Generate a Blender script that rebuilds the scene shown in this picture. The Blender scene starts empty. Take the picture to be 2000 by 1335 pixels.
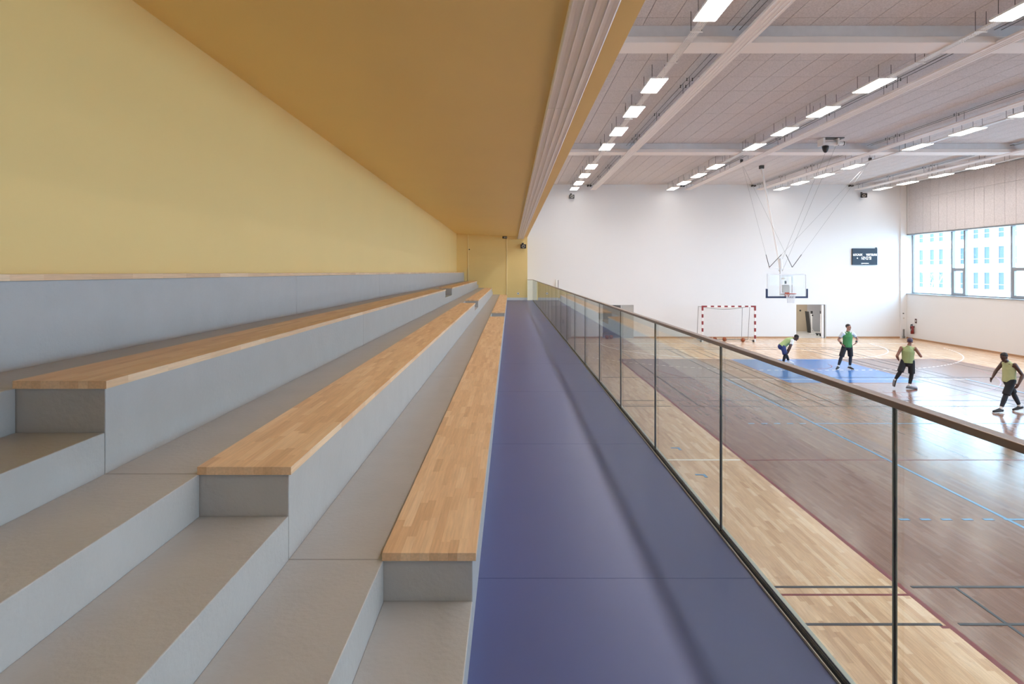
import bpy, bmesh, math, random
from mathutils import Vector, Matrix, Quaternion
R = math.radians
random.seed(7)
scene = bpy.context.scene
C = scene.collection

# ------------------------------------------------------------------ camera
cam_d = bpy.data.cameras.new('camera'); cam = bpy.data.objects.new('camera', cam_d); C.objects.link(cam)
cam.location = (0, 0, 4.0); cam.rotation_euler = (R(90), 0, 0)
cam_d.sensor_width = 36.0; cam_d.lens = 1159.0 / 2000.0 * 36.0
cam_d.shift_x = 0.002; cam_d.shift_y = -136.5 / 2000.0
cam_d.clip_start = 0.05; cam_d.clip_end = 500
scene.camera = cam
# ------------------------------------------------------------------ world, sun, exposure
SKY_STRENGTH = 12.0
SUN_STRENGTH = 4.0
LAMP_STRENGTH = 19.0
LAMP_BEAM = 26.0
LAMP_COLOR = (1.0, 0.955, 0.925)
w = bpy.data.worlds.new('sky'); scene.world = w; w.use_nodes = True
bg = w.node_tree.nodes['Background']; bg.inputs[0].default_value = (0.47, 0.73, 1.0, 1); bg.inputs[1].default_value = SKY_STRENGTH
sun_d = bpy.data.lights.new('sun', 'SUN'); sun_d.energy = SUN_STRENGTH; sun_d.angle = R(3); sun_d.color = (.84, .94, 1)
sun = bpy.data.objects.new('sun', sun_d); C.objects.link(sun); sun.location = (-30, 20, 40)
sun.rotation_euler = Vector((0.75, 0.25, -0.62)).to_track_quat('-Z', 'Y').to_euler()
por_d = bpy.data.lights.new('window_portal', 'AREA'); por_d.shape = 'RECTANGLE'; por_d.size = 3.6; por_d.size_y = 43
por_d.cycles.is_portal = True
por = bpy.data.objects.new('window_portal', por_d); C.objects.link(por); por.location = (24.62, 14.4, 4.5)
por.rotation_euler = (0, R(90), 0)
scene.cycles.diffuse_bounces = 8
vs = scene.view_settings
vs.view_transform = 'Standard'; vs.look = 'None'; vs.exposure = 0.2; vs.gamma = 1.0; vs.use_curve_mapping = False

# ------------------------------------------------------------------ materials
def srgb(r, g, b):
    f = lambda c: (c / 255 / 12.92) if c / 255 <= 0.04045 else ((c / 255 + 0.055) / 1.055) ** 2.4
    return (f(r), f(g), f(b))
MATS = {}
def base_mat(name):
    m = bpy.data.materials.new(name); m.use_nodes = True
    nt = m.node_tree; b = nt.nodes['Principled BSDF']
    return m, nt, b
def pm(name, col, rough=0.5, metal=0.0, var=0.0, scale=3.0, bump=0.0, bscale=80.0, spec=0.5, emit=None, estr=0.0, stretch=None, coat=0.0):
    m, nt, b = base_mat(name)
    N, L = nt.nodes, nt.links
    b.inputs['Base Color'].default_value = (*col, 1); b.inputs['Roughness'].default_value = rough
    b.inputs['Metallic'].default_value = metal; b.inputs['Specular IOR Level'].default_value = spec
    if coat: b.inputs['Coat Weight'].default_value = coat; b.inputs['Coat Roughness'].default_value = .1
    geo = N.new('ShaderNodeNewGeometry')
    vec = geo.outputs['Position']
    if stretch:
        mp = N.new('ShaderNodeMapping'); mp.inputs['Scale'].default_value = stretch; L.new(vec, mp.inputs[0]); vec = mp.outputs[0]
    if var:
        n = N.new('ShaderNodeTexNoise'); n.inputs['Scale'].default_value = scale; n.inputs['Detail'].default_value = 4; L.new(vec, n.inputs['Vector'])
        mx = N.new('ShaderNodeMix'); mx.data_type = 'RGBA'
        mx.inputs[6].default_value = (*[c * (1 - var) for c in col], 1); mx.inputs[7].default_value = (*[min(1, c * (1 + var)) for c in col], 1)
        L.new(n.outputs[0], mx.inputs[0]); L.new(mx.outputs[2], b.inputs['Base Color'])
    if bump:
        n2 = N.new('ShaderNodeTexNoise'); n2.inputs['Scale'].default_value = bscale; n2.inputs['Detail'].default_value = 3; L.new(vec, n2.inputs['Vector'])
        bp = N.new('ShaderNodeBump'); bp.inputs['Strength'].default_value = bump; bp.inputs['Distance'].default_value = .01
        L.new(n2.outputs[0], bp.inputs['Height']); L.new(bp.outputs[0], b.inputs['Normal'])
    if emit: b.inputs['Emission Color'].default_value = (*emit, 1); b.inputs['Emission Strength'].default_value = estr
    MATS[name] = m
    return m
def wood_mat(name, stops, rough, grain=(40, 2.5, 40), dark_zone=None, gamp=.16):
    """stave / strip wood: tone per piece, grain along Y"""
    m, nt, b = base_mat(name); N, L = nt.nodes, nt.links
    geo = N.new('ShaderNodeNewGeometry'); oi = N.new('ShaderNodeObjectInfo')
    ad = N.new('ShaderNodeMath'); ad.operation = 'ADD'; L.new(geo.outputs['Random Per Island'], ad.inputs[0]); L.new(oi.outputs['Random'], ad.inputs[1])
    fr = N.new('ShaderNodeMath'); fr.operation = 'FRACT'; L.new(ad.outputs[0], fr.inputs[0])
    ramp = N.new('ShaderNodeValToRGB'); ramp.color_ramp.interpolation = 'LINEAR'
    els = ramp.color_ramp.elements
    while len(els) < len(stops): els.new(.5)
    for e, (p, c) in zip(els, stops): e.position = p; e.color = (*c, 1)
    L.new(fr.outputs[0], ramp.inputs[0])
    mp = N.new('ShaderNodeMapping'); mp.inputs['Scale'].default_value = grain; L.new(geo.outputs['Position'], mp.inputs[0])
    off = N.new('ShaderNodeVectorMath'); off.operation = 'ADD'; L.new(mp.outputs[0], off.inputs[0])
    sc = N.new('ShaderNodeMath'); sc.operation = 'MULTIPLY'; sc.inputs[1].default_value = 37.0; L.new(fr.outputs[0], sc.inputs[0]); L.new(sc.outputs[0], off.inputs[1])
    n = N.new('ShaderNodeTexNoise'); n.inputs['Scale'].default_value = 1.0; n.inputs['Detail'].default_value = 5; L.new(off.outputs[0], n.inputs['Vector'])
    mr = N.new('ShaderNodeMapRange'); mr.inputs[1].default_value = .3; mr.inputs[2].default_value = .7; mr.inputs[3].default_value = 1 - gamp; mr.inputs[4].default_value = 1 + gamp; L.new(n.outputs[0], mr.inputs[0])
    mul = N.new('ShaderNodeVectorMath'); mul.operation = 'SCALE'; L.new(ramp.outputs[0], mul.inputs[0]); L.new(mr.outputs[0], mul.inputs['Scale'])
    out = mul.outputs[0]
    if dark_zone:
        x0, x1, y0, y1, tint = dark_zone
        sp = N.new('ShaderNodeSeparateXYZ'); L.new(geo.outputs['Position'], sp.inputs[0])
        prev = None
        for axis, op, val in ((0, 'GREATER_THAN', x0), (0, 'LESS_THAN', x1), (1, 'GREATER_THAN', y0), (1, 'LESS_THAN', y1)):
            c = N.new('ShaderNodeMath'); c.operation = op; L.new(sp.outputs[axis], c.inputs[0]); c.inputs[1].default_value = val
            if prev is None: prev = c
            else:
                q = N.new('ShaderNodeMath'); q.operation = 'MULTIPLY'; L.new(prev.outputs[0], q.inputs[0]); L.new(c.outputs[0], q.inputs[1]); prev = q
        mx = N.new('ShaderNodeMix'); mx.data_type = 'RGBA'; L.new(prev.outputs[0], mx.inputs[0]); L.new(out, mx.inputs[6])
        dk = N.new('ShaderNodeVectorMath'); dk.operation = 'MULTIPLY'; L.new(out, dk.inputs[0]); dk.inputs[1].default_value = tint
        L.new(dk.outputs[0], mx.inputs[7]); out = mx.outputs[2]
    L.new(out, b.inputs['Base Color']); b.inputs['Roughness'].default_value = rough
    if dark_zone: b.inputs['Specular IOR Level'].default_value = .5
    MATS[name] = m
    return m
def glass_mat(name, tint, ior=1.45, rough=0.0):
    m, nt, b = base_mat(name); N, L = nt.nodes, nt.links
    N.remove(b)
    tr = N.new('ShaderNodeBsdfTransparent'); tr.inputs[0].default_value = (*tint, 1)
    gl = N.new('ShaderNodeBsdfGlossy'); gl.inputs['Roughness'].default_value = rough
    fr = N.new('ShaderNodeFresnel')
    geo = N.new('ShaderNodeNewGeometry'); mr = N.new('ShaderNodeMapRange'); mr.inputs[3].default_value = ior; mr.inputs[4].default_value = 1 / ior   # same reflectance on both faces of a thin pane
    L.new(geo.outputs['Backfacing'], mr.inputs[0]); L.new(mr.outputs[0], fr.inputs[0])
    mx = N.new('ShaderNodeMixShader'); L.new(fr.outputs[0], mx.inputs[0]); L.new(tr.outputs[0], mx.inputs[1]); L.new(gl.outputs[0], mx.inputs[2])
    L.new(mx.outputs[0], N['Material Output'].inputs[0])
    MATS[name] = m
    return m
white_wall = pm('white_wall', (.75, .745, .74), .6, var=.015, scale=.4)
yellow = pm('yellow_paint', srgb(240, 211, 141), .55, var=.03, scale=.7, bump=.05, bscale=25)
grey_paint = pm('grey_concrete_paint', srgb(179, 177, 176), .42, var=.07, scale=5, bump=.22, bscale=38)
end_wood = [(0, srgb(215, 175, 136)), (.2, srgb(225, 186, 146)), (.75, srgb(231, 195, 156)), (1, srgb(238, 206, 170))]
bench_wood = wood_mat('bench_wood', end_wood, .42, grain=(90, 5, 90), gamp=.09)
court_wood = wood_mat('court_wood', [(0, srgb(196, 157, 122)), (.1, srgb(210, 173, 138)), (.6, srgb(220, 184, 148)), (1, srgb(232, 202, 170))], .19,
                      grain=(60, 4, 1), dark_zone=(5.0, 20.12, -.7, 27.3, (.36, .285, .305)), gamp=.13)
vinyl = pm('blue_vinyl', srgb(80, 93, 146), .36, var=.05, scale=2.0, bump=.03, bscale=300)
wool = pm('wood_wool', srgb(202, 196, 195), .9, var=.34, scale=30, bump=.5, bscale=90)
concrete = pm('raw_concrete', srgb(210, 211, 214), .7, var=.1, scale=5, bump=.1)
beam_white = pm('beam_white', srgb(232, 226, 222), .6)
panel_white = pm('panel_white_metal', srgb(232, 226, 224), .38)
tray_metal = pm('galvanised_white', srgb(226, 222, 218), .4)
bronze = pm('bronze_rail', srgb(128, 106, 90), .3, .35)
black = pm('black_rubber', (.008, .008, .009), .8, spec=.15)
black_pl = pm('black_plastic', (.018, .018, .02), .4)
grey_metal = pm('grey_metal', srgb(128, 128, 126), .4, .4)
dark_metal = pm('dark_metal', srgb(70, 68, 66), .5, .4)
pale_metal = pm('pale_metal', srgb(205, 200, 190), .35, .6)
win_frame = pm('window_frame', srgb(150, 154, 158), .4, .2)
glass_edge = pm('glass_edge', srgb(150, 152, 144), .2)
glass = glass_mat('clear_glass', (.93, .965, .945), 1.5)
win_glass = glass_mat('window_glass', (.97, .99, 1.0), 1.35)
acrylic = glass_mat('acrylic', (.97, .985, .985), 1.18)
base_wood = pm('baseboard_wood', srgb(178, 138, 104), .4, var=.1, scale=2)
door_grey = pm('door_grey', srgb(176, 172, 166), .5)
beige = pm('beige_panel', srgb(170, 156, 136), .6)
grey_floor = pm('storage_floor', srgb(160, 158, 156), .35)
rail_white = pm('white_steel', srgb(236, 234, 232), .35)
red = pm('signal_red', srgb(140, 34, 34), .4)
line_red = pm('line_red', srgb(126, 36, 32), .35)
line_dark = pm('line_dark', srgb(40, 42, 48), .35)
line_blue = pm('line_blue', srgb(92, 150, 196), .3)
line_white = pm('line_white', srgb(240, 238, 234), .3)
key_blue = pm('key_blue', srgb(62, 120, 190), .2, var=.04, scale=8)
navy = pm('navy_pad', srgb(28, 44, 80), .5)
rim_red = pm('rim_orange', srgb(176, 70, 36), .4)
ball_mat = pm('ball_orange', srgb(150, 78, 40), .55, bump=.1, bscale=300)
net_mat = pm('net_cord', srgb(236, 236, 236), .7)
net_dark = pm('net_rope', srgb(70, 84, 76), .7)
lamp_em = pm('lamp_diffuser', (1, 1, 1), .5, emit=LAMP_COLOR, estr=LAMP_STRENGTH)
board_blue = pm('scoreboard_face', srgb(30, 37, 50), .35, spec=.3)
led = pm('led_white', (1, 1, 1), .5, emit=(.9, .95, 1), estr=.9)
facade = pm('facade_white', (.82, .82, .80), .8)
fac_glass = pm('facade_glass', srgb(66, 78, 84), .15, spec=.22)
fac_frame = pm('facade_frame', srgb(170, 182, 188), .5)
pave = pm('pavement', (.45, .45, .44), .9)
bark = pm('pale_bark', srgb(150, 140, 128), .9)

# ------------------------------------------------------------------ mesh helpers
class MB:
    def __init__(s): s.v = []; s.f = []
    def box(s, x0, x1, y0, y1, z0, z1):
        n = len(s.v)
        s.v += [(x0, y0, z0), (x1, y0, z0), (x1, y1, z0), (x0, y1, z0), (x0, y0, z1), (x1, y0, z1), (x1, y1, z1), (x0, y1, z1)]
        s.f += [(n, n + 3, n + 2, n + 1), (n + 4, n + 5, n + 6, n + 7), (n, n + 1, n + 5, n + 4), (n + 1, n + 2, n + 6, n + 5), (n + 2, n + 3, n + 7, n + 6), (n + 3, n, n + 4, n + 7)]
        return s
    def obox(s, c, ax, ay, az):
        """oriented box: centre and three half-axis vectors"""
        c, ax, ay, az = Vector(c), Vector(ax), Vector(ay), Vector(az); n = len(s.v)
        for dz in (-1, 1):
            for dx, dy in ((-1, -1), (1, -1), (1, 1), (-1, 1)): s.v.append(tuple(c + ax * dx + ay * dy + az * dz))
        s.f += [(n, n + 3, n + 2, n + 1), (n + 4, n + 5, n + 6, n + 7), (n, n + 1, n + 5, n + 4), (n + 1, n + 2, n + 6, n + 5), (n + 2, n + 3, n + 7, n + 6), (n + 3, n, n + 4, n + 7)]
        return s
    def ring(s, c, u, v, ru, rv, n):
        i = len(s.v)
        for k in range(n):
            a = 2 * math.pi * k / n
            s.v.append(tuple(c + u * (math.cos(a) * ru) + v * (math.sin(a) * rv)))
        return list(range(i, i + n))
    def tube(s, p0, p1, r0, r1=None, n=8, cap=True):
        p0, p1 = Vector(p0), Vector(p1); r1 = r0 if r1 is None else r1
        d = (p1 - p0).normalized(); u = d.orthogonal().normalized(); v = d.cross(u)
        a = s.ring(p0, u, v, r0, r0, n); b = s.ring(p1, u, v, r1, r1, n)
        for k in range(n): s.f.append((a[k], a[(k + 1) % n], b[(k + 1) % n], b[k]))
        if cap: s.f.append(tuple(reversed(a))); s.f.append(tuple(b))
        return s
    def path(s, pts, r, n=6, closed=False):
        pts = [Vector(p) for p in pts]; rings = []
        m = len(pts)
        u = None
        for i, p in enumerate(pts):
            d = (pts[(i + 1) % m] - pts[i - 1]) if closed else (pts[min(i + 1, m - 1)] - pts[max(i - 1, 0)])
            d.normalize()
            u = d.orthogonal().normalized() if u is None else (u - d * u.dot(d)).normalized()
            rings.append(s.ring(p, u, d.cross(u), r, r, n))
        for i in range(m if closed else m - 1):
            a, b = rings[i], rings[(i + 1) % m]
            for k in range(n): s.f.append((a[k], a[(k + 1) % n], b[(k + 1) % n], b[k]))
        if not closed: s.f.append(tuple(reversed(rings[0]))); s.f.append(tuple(rings[-1]))
        return s
    def ball(s, c, rx, ry=None, rz=None, n=12, m=8, rot=None):
        ry = rx if ry is None else ry; rz = rx if rz is None else rz; c = Vector(c); i = len(s.v)
        def P(x, y, z):
            q = Vector((x * rx, y * ry, z * rz))
            if rot is not None: q = rot @ q
            return tuple(c + q)
        s.v.append(P(0, 0, 1))
        for j in range(1, m):
            t = math.pi * j / m
            for k in range(n):
                a = 2 * math.pi * k / n; s.v.append(P(math.sin(t) * math.cos(a), math.sin(t) * math.sin(a), math.cos(t)))
        s.v.append(P(0, 0, -1)); e = len(s.v) - 1
        for k in range(n): s.f.append((i, i + 1 + k, i + 1 + (k + 1) % n))
        for j in range(m - 2):
            for k in range(n):
                a = i + 1 + j * n; s.f.append((a + k, a + n + k, a + n + (k + 1) % n, a + (k + 1) % n))
        a = i + 1 + (m - 2) * n
        for k in range(n): s.f.append((a + k, e, a + (k + 1) % n))
        return s
    def cap(s, p0, r0, p1, r1, n=12):
        """capsule with two radii"""
        s.tube(p0, p1, r0, r1, n); s.ball(p0, r0, n=n); s.ball(p1, r1, n=n)
        return s
    def prism(s, poly, y0, y1):
        """polygon in x,z (counter-clockwise seen from -y) extruded along y"""
        i = len(s.v); n = len(poly)
        for y in (y0, y1):
            for x, z in poly: s.v.append((x, y, z))
        for k in range(n): s.f.append((i + k, i + n + k, i + n + (k + 1) % n, i + (k + 1) % n))
        s.f.append(tuple(range(i, i + n))); s.f.append(tuple(range(i + 2 * n - 1, i + n - 1, -1)))
        return s
    def build(s, name, mat, parent=None, smooth=False, bevel=0.0, origin=None, fix=False):
        if origin is None:
            xs, ys, zs = zip(*s.v); origin = ((min(xs) + max(xs)) / 2, (min(ys) + max(ys)) / 2, min(zs))
        ox, oy, oz = origin
        me = bpy.data.meshes.new(name); me.from_pydata([(x - ox, y - oy, z - oz) for x, y, z in s.v], [], s.f); me.update()
        if fix or bevel:
            bm = bmesh.new(); bm.from_mesh(me)
            if fix: bmesh.ops.recalc_face_normals(bm, faces=bm.faces)
            if bevel: bmesh.ops.bevel(bm, geom=bm.edges[:], offset=bevel, segments=2, profile=.5, affect='EDGES')
            bm.to_mesh(me); bm.free()
        if smooth:
            for p in me.polygons: p.use_smooth = True
        me.materials.append(mat)
        return link(name, me, parent, origin)
def link(name, me, parent=None, loc=(0, 0, 0)):
    o = bpy.data.objects.new(name, me); C.objects.link(o)
    put(o, parent, loc)
    return o
def wloc(o):
    l = Vector(o.location)
    return l if o.parent is None else l + wloc(o.parent)
def put(o, parent, loc):
    if parent is not None:
        o.parent = parent; o.location = Vector(loc) - wloc(parent)
    else: o.location = loc
def tag(o, label=None, cat=None, group=None, kind=None):
    for k, v in (('label', label), ('category', cat), ('group', group), ('kind', kind)):
        if v: o[k] = v
    return o
def thing(name, loc, label, cat, group=None, kind=None):
    o = bpy.data.objects.new(name, None); C.objects.link(o); o.location = loc; o.empty_display_size = .1
    return tag(o, label, cat, group, kind)
def B(name, dims, mat, parent=None, **kw): return MB().box(*dims).build(name, mat, parent, **kw)
def struct(o, label, cat=None): return tag(o, label, cat, kind='structure')
ORD = ['nearest', 'second', 'third', 'fourth', 'fifth', 'sixth', 'seventh', 'eighth', 'ninth', 'tenth', 'eleventh', 'twelfth', 'thirteenth', 'fourteenth']

# ------------------------------------------------------------------ the hall shell
YR, YB, XR, ZC = -8.0, 36.0, 24.0, 9.31          # rear wall, far wall, window wall, ceiling panels
XW = -3.13; YY = 34.9; XE = 1.024                # gallery back wall, gallery end wall, gallery ceiling edge
floor = struct(B('floor', (1.15, XR, YR, YB, -.25, -.022), pm('subfloor', (.05, .035, .025), .8)), 'maple strip sports floor of the hall with a dark stained court area', 'floor')
struct(B('ceiling', (-3.6, XR + .75, YR - .2, YB + 4.4, ZC + .03, ZC + .35), pm('ceiling_void', (.03, .03, .03), .9)), 'hall ceiling of grey-pink wood wool panels above the beams', 'ceiling')
ceiling = bpy.data.objects['ceiling']
mb = MB()                                        # far wall with two openings
O1 = (17.37, 19.17, 2.03); O2 = (5.62, 7.5, 2.0)
mb.box(-3.6, O2[0], YB, YB + .25, 0, ZC + .05).box(O2[0], O2[1], YB, YB + .25, O2[2], ZC + .05).box(O2[1], O1[0], YB, YB + .25, 0, ZC + .05)
mb.box(O1[0], O1[1], YB, YB + .25, O1[2], ZC + .05).box(O1[1], XR + .75, YB, YB + .25, 0, ZC + .05)
wall_back = struct(mb.build('wall_back', white_wall), 'tall white end wall of the sports hall with goal and scoreboard', 'wall')
struct(B('wall_rear', (-3.6, XR + .75, YR - .25, YR, -.2, ZC + .05), white_wall), 'white wall behind the viewer', 'wall')
wall_right = struct(B('wall_right', (XR, XR + .7, YR, YB, -.2, 2.66), white_wall), 'white lower wall under the window band', 'wall')
wall_rup = B('wall_right_upper', (XR + .03, XR + .7, YR, YB, 6.3, ZC + .05), white_wall); struct(wall_rup, 'wood wool clad wall above the window band', 'wall')
struct(B('trim_1', (XR - .35, XR, YB - .1, YB, 0, ZC), white_wall), 'white pilaster in the far right corner of the hall', 'column')
struct(B('wall_left', (-3.6, XW, YR, YB, 2.0, ZC + .05), yellow), 'large yellow wall above the top row of seats', 'wall')
wall_end = struct(B('wall_gallery_end', (XW, XE, YY, YB, 2.0, ZC), yellow), 'yellow end wall of the gallery at the end of the walkway', 'wall')
struct(B('wall_under_gallery', (1.0, 1.15, YR, YB, 0, 2.1), white_wall), 'white wall under the gallery edge', 'wall')
mb = MB().prism([(XW, 6.25), (XE, 6.056), (XE, ZC), (XW, ZC)], YR, YY)
struct(mb.build('ceiling_gallery', yellow, fix=True), 'ochre sloping ceiling over the seating gallery', 'ceiling')
struct(B('wall_fascia', (XE, XE + .02, YR, YB, 6.3, ZC), white_wall), 'white fascia of the gallery facing the hall', 'wall')
for dims, n in (((1.15, O2[0], YB - .015, YB, 0, .09), 1), ((O2[1], O1[0], YB - .015, YB, 0, .09), 2), ((O1[1], XR - .35, YB - .015, YB, 0, .09), 3), ((XR - .015, XR, YR, YB - .1, 0, .09), 4)):
    struct(B('baseboard_%d' % n, dims, base_wood), 'low wooden baseboard along the foot of the %s' % ('window wall' if n == 4 else ['left part of the white end wall', 'middle part of the white end wall behind the goal', 'right part of the white end wall'][n - 1]), 'baseboard')
# gallery end wall strips: paler yellow stands in for lit edges
struct(B('trim_2', (-2.475, -2.44, YY - .03, YY, 3.0, 6.2), pm('lit_edge_yellow', srgb(250, 232, 180), .5)), 'slim vertical strip, coloured paler as a lit edge, on the yellow end wall behind the seats', 'trim')
struct(B('trim_3', (-.2, -.165, YY - .03, YY, 2.35, 6.1), MATS['lit_edge_yellow']), 'slim vertical strip, coloured paler as a lit edge, on the yellow end wall at the walkway', 'trim')
struct(B('baseboard_gallery', (-.165, XE, YY - .018, YY, 2.35, 2.5), white_wall), 'white baseboard of the yellow gallery end wall', 'baseboard')

# beams
for i, y in enumerate((1.1, 12.8, 24.5)):
    t = thing('ceiling_beam', (12.5, y, ZC - .4), ['white concrete roof beam above the viewer, nearest of three', 'white concrete roof beam crossing the ceiling, in front of the hoist', 'white concrete roof beam crossing the ceiling just behind the winch'][i], 'beam', 'roof beams')
    B('beam_web', (XE + .02, XR + .03, y, y + .6, ZC - .23, ZC + .04), concrete, t)
    B('beam_flange', (XE + .02, XR + .03, y - .02, y + .62, ZC - .375, ZC - .23), beam_white, t, bevel=.012)

# ceiling panels: 0.6 x 1.25 m
pw, pl = .6, 1.25
cells = []
for i in range(38):
    for j in range(-6, 18):
        x = 1.06 + i * pw; y = 14.9 + j * pl
        if x + pw > XR + .02: continue
        if any(y > b - .05 and y + pl < b + .65 for b in (12.8, 24.5)): continue
        cells.append((x, y, min(y + pl, YB)))
vis = [c for c in cells if c[1] > 10.0 and c[0] < (1004 / 1159.) * (c[1] + 1.2) and c[2] - c[1] > 1.2]
vis.sort(key=lambda c: c[1]); vis = set(vis[:290])
pme = None; rest = MB()
for (x, y, y1) in cells:
    if (x, y, y1) in vis:
        if pme is None:
            o = MB().box(x + .0065, x + pw - .0065, y + .0065, y1 - .0065, ZC, ZC + .03).build('acoustic_panel', wool, ceiling); pme = o.data
        else: link('acoustic_panel', pme, ceiling, (x + pw / 2, y + pl / 2, ZC))
    else: rest.box(x + .0065, x + pw - .0065, y + .0065, y1 - .0065, ZC, ZC + .03)
tag(rest.build('acoustic_panel_field', wool, ceiling), kind='stuff')
# wall panels above the windows
y = 35.72; k = 0
while y > 14:
    for z0, z1 in ((6.29, 8.33), (8.33, ZC)):
        B('acoustic_panel', (XR - .02, XR + .03, y - .628, y - .006, z0 + .004, z1 - .004), wool, wall_rup)
    y -= .634

# ------------------------------------------------------------------ window band
win = thing('window_1', (24.45, 14, 2.7), 'long band of grey framed windows in the right wall', 'window', kind='structure')
XG = 24.45
B('sill', (XR - .03, XG + .12, YR, YB, 2.66, 2.705), win_frame, win)
B('frame_bottom', (XG - .04, XG + .08, YR, YB, 2.705, 2.77), win_frame, win)
B('frame_top', (XR + .02, XG + .08, YR, YB, 6.22, 6.3), win_frame, win)
B('frame_jamb', (XG - .04, XG + .08, YB - .09, YB, 2.77, 6.22), win_frame, win)
y = 32.95; prev = YB - .09
while y > YR + 4:
    B('mullion', (XG - .06, XG + .1, y - .25, y - .14, 2.77, 6.22), win_frame, win)
    B('pane', (XG + .015, XG + .03, y - .14, prev, 2.77, 6.22), win_glass, win)
    yn0, yn1 = y - 1.05, y - .25
    B('mullion', (XG - .06, XG + .1, yn0 - .12, yn0, 2.77, 6.22), win_frame, win)
    B('transom', (XG - .05, XG + .09, yn0, yn1, 4.14, 4.22), win_frame, win)
    B('pane', (XG + .015, XG + .03, yn0, yn1, 4.22, 6.22), win_glass, win)
    s = MB(); f = .09
    s.box(XG - .05, XG + .06, yn0, yn0 + f, 2.77, 4.14).box(XG - .05, XG + .06, yn1 - f, yn1, 2.77, 4.14)
    s.box(XG - .05, XG + .06, yn0 + f, yn1 - f, 2.77, 2.77 + f).box(XG - .05, XG + .06, yn0 + f, yn1 - f, 4.14 - f, 4.14)
    so = s.build('sash', win_frame, win)
    B('pane', (XG + .015, XG + .03, yn0 + f, yn1 - f, 2.77 + f, 4.14 - f), win_glass, so)
    prev = yn0 - .12; y -= 3.9
B('pane', (XG + .015, XG + .03, YR, prev, 2.77, 6.22), win_glass, win)

# ------------------------------------------------------------------ outside
B('pavement', (XR + .7, 160, -60, 200, -.35, -.2), pave)
struct(bpy.data.objects['pavement'], 'pale pavement outside the windows', 'pavement')
bld = thing('office_building', (60, 75, -.2), 'white office block with rows of tall windows across the street', 'building')
XF = 55.0
cols = []; y = 56.2; alt = 0
ys = [78.1, 76.4]
cy = [61.0, 62.6, 64.66, 65.4 - .1 + 1.0, 0]
cols = []
yy = 66.05; cols = [yy]
steps = [2.05, 1.55]
for dirn in (1, -1):
    q = yy; k = 0 if dirn == 1 else 1
    while 52 < q < 92:
        q += dirn * (1.0 + (1.02 if k % 2 == 0 else .62)); cols.append(q); k += 1
cols = sorted(c for c in cols if 53 < c < 91)
rows = [1.0 - 2.05, 4.0 - 2.05, 6.97 - 2.05, 9.94 - 2.05]
fm = MB(); Y0, Y1 = 20, 130
zz = -.2
for r in rows:
    fm.box(XF, XF + .5, Y0, Y1, zz, max(r, zz + .01)); zz = r + 2.05
    edges = [Y0] + [v for c in cols for v in (c, c + 1.0)] + [Y1]
    for a, b in zip(edges[::2], edges[1::2]): fm.box(XF, XF + .5, a, b, max(r, -.2), zz)
fm.box(XF, XF + .5, Y0, Y1, zz, 17).box(XF + .5, XF + 12, Y0, Y1, -.2, 16.9)
fm.build('facade_wall', facade, bld)
wme = pme2 = None
for r in rows[1:]:
    for c in cols:
        if wme is None:
            s = MB().box(XF + .16, XF + .22, c, c + .07, r, r + 2.05).box(XF + .16, XF + .22, c + .93, c + 1, r, r + 2.05)
            s.box(XF + .16, XF + .22, c + .07, c + .93, r, r + .07).box(XF + .16, XF + .22, c + .07, c + .93, r + 1.98, r + 2.05).box(XF + .16, XF + .22, c + .07, c + .93, r + .6, r + .66)
            s.box(XF - .06, XF + .16, c - .05, c + 1.05, r - .04, r + .02)
            wo = s.build('window', fac_frame, bld, origin=(XF + .19, c + .5, r)); wme = wo.data
            po = MB().box(XF + .18, XF + .2, c + .07, c + .93, r + .07, r + 1.98).build('pane', fac_glass, wo, origin=(XF + .19, c + .5, r)); pme2 = po.data
        else:
            wo = link('window', wme, bld, (XF + .19, c + .5, r)); link('pane', pme2, wo, (XF + .19, c + .5, r))
# bare tree
tr = MB(); rt = random.Random(3)
def branch(p, d, l, r, lev):
    q = p + d * l; tr.tube(p, q, r, r * .7, 5)
    if lev:
        for k in range(3):
            nd = (d + Vector((rt.uniform(-.6, .6), rt.uniform(-.6, .6), rt.uniform(-.05, .4)))).normalized(); branch(p + d * l * rt.uniform(.6, 1), nd, l * rt.uniform(.6, .8), r * .6, lev - 1)
branch(Vector((40, 56.2, -.2)), Vector((0, 0, 1)), 1.9, .07, 4)
tag(tr.build('bare_tree', bark), 'small leafless tree seen outside through the window', 'tree')

# ------------------------------------------------------------------ storage rooms behind the far wall
def storage(x0, x1, h, n, xl, xr, depth):
    m = MB().box(xl - .1, xl, YB + .25, YB + depth, -.05, h + .6)
    m.box(xr, xr + .1, YB + .25, YB + depth, -.05, h + .6).box(xl - .1, xr + .1, YB + depth, YB + depth + .1, -.05, h + .6).box(xl - .1, xr + .1, YB + .25, YB + depth + .1, h + .6, h + .7)
    struct(m.build('wall_storage_%d' % n, pm('storage_wall_%d' % n, srgb(178, 178, 182), .7)), 'grey walls of the storage room seen through the %s opening' % ('right' if n == 1 else 'left'), 'wall')
    struct(B('floor_storage_%d' % n, (xl, xr, YB - .0, YB + depth, -.1, 0), grey_floor), 'grey floor of the storage room seen through the %s opening' % ('right' if n == 1 else 'left'), 'floor')
pm('storage_fill_glow', (1, 1, 1), .5, emit=(1, .95, .88), estr=170)  # glow for the added lamp behind the right opening
def storage_fill_lamp(x, y, z, n):  # unseen lamp added to brighten a storage room interior
    t = thing('storage_fill_lamp', (x, y, z), 'added unseen fill lamp inside the storage room behind the %s opening' % n, 'ceiling light')
    B('housing', (x - .6, x + .6, y - .1, y + .1, z + .01, z + .06), rail_white, t); B('diffuser', (x - .58, x + .58, y - .08, y + .08, z, z + .01), MATS['storage_fill_glow'] if n == 'right' else lamp_em, t)
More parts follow.
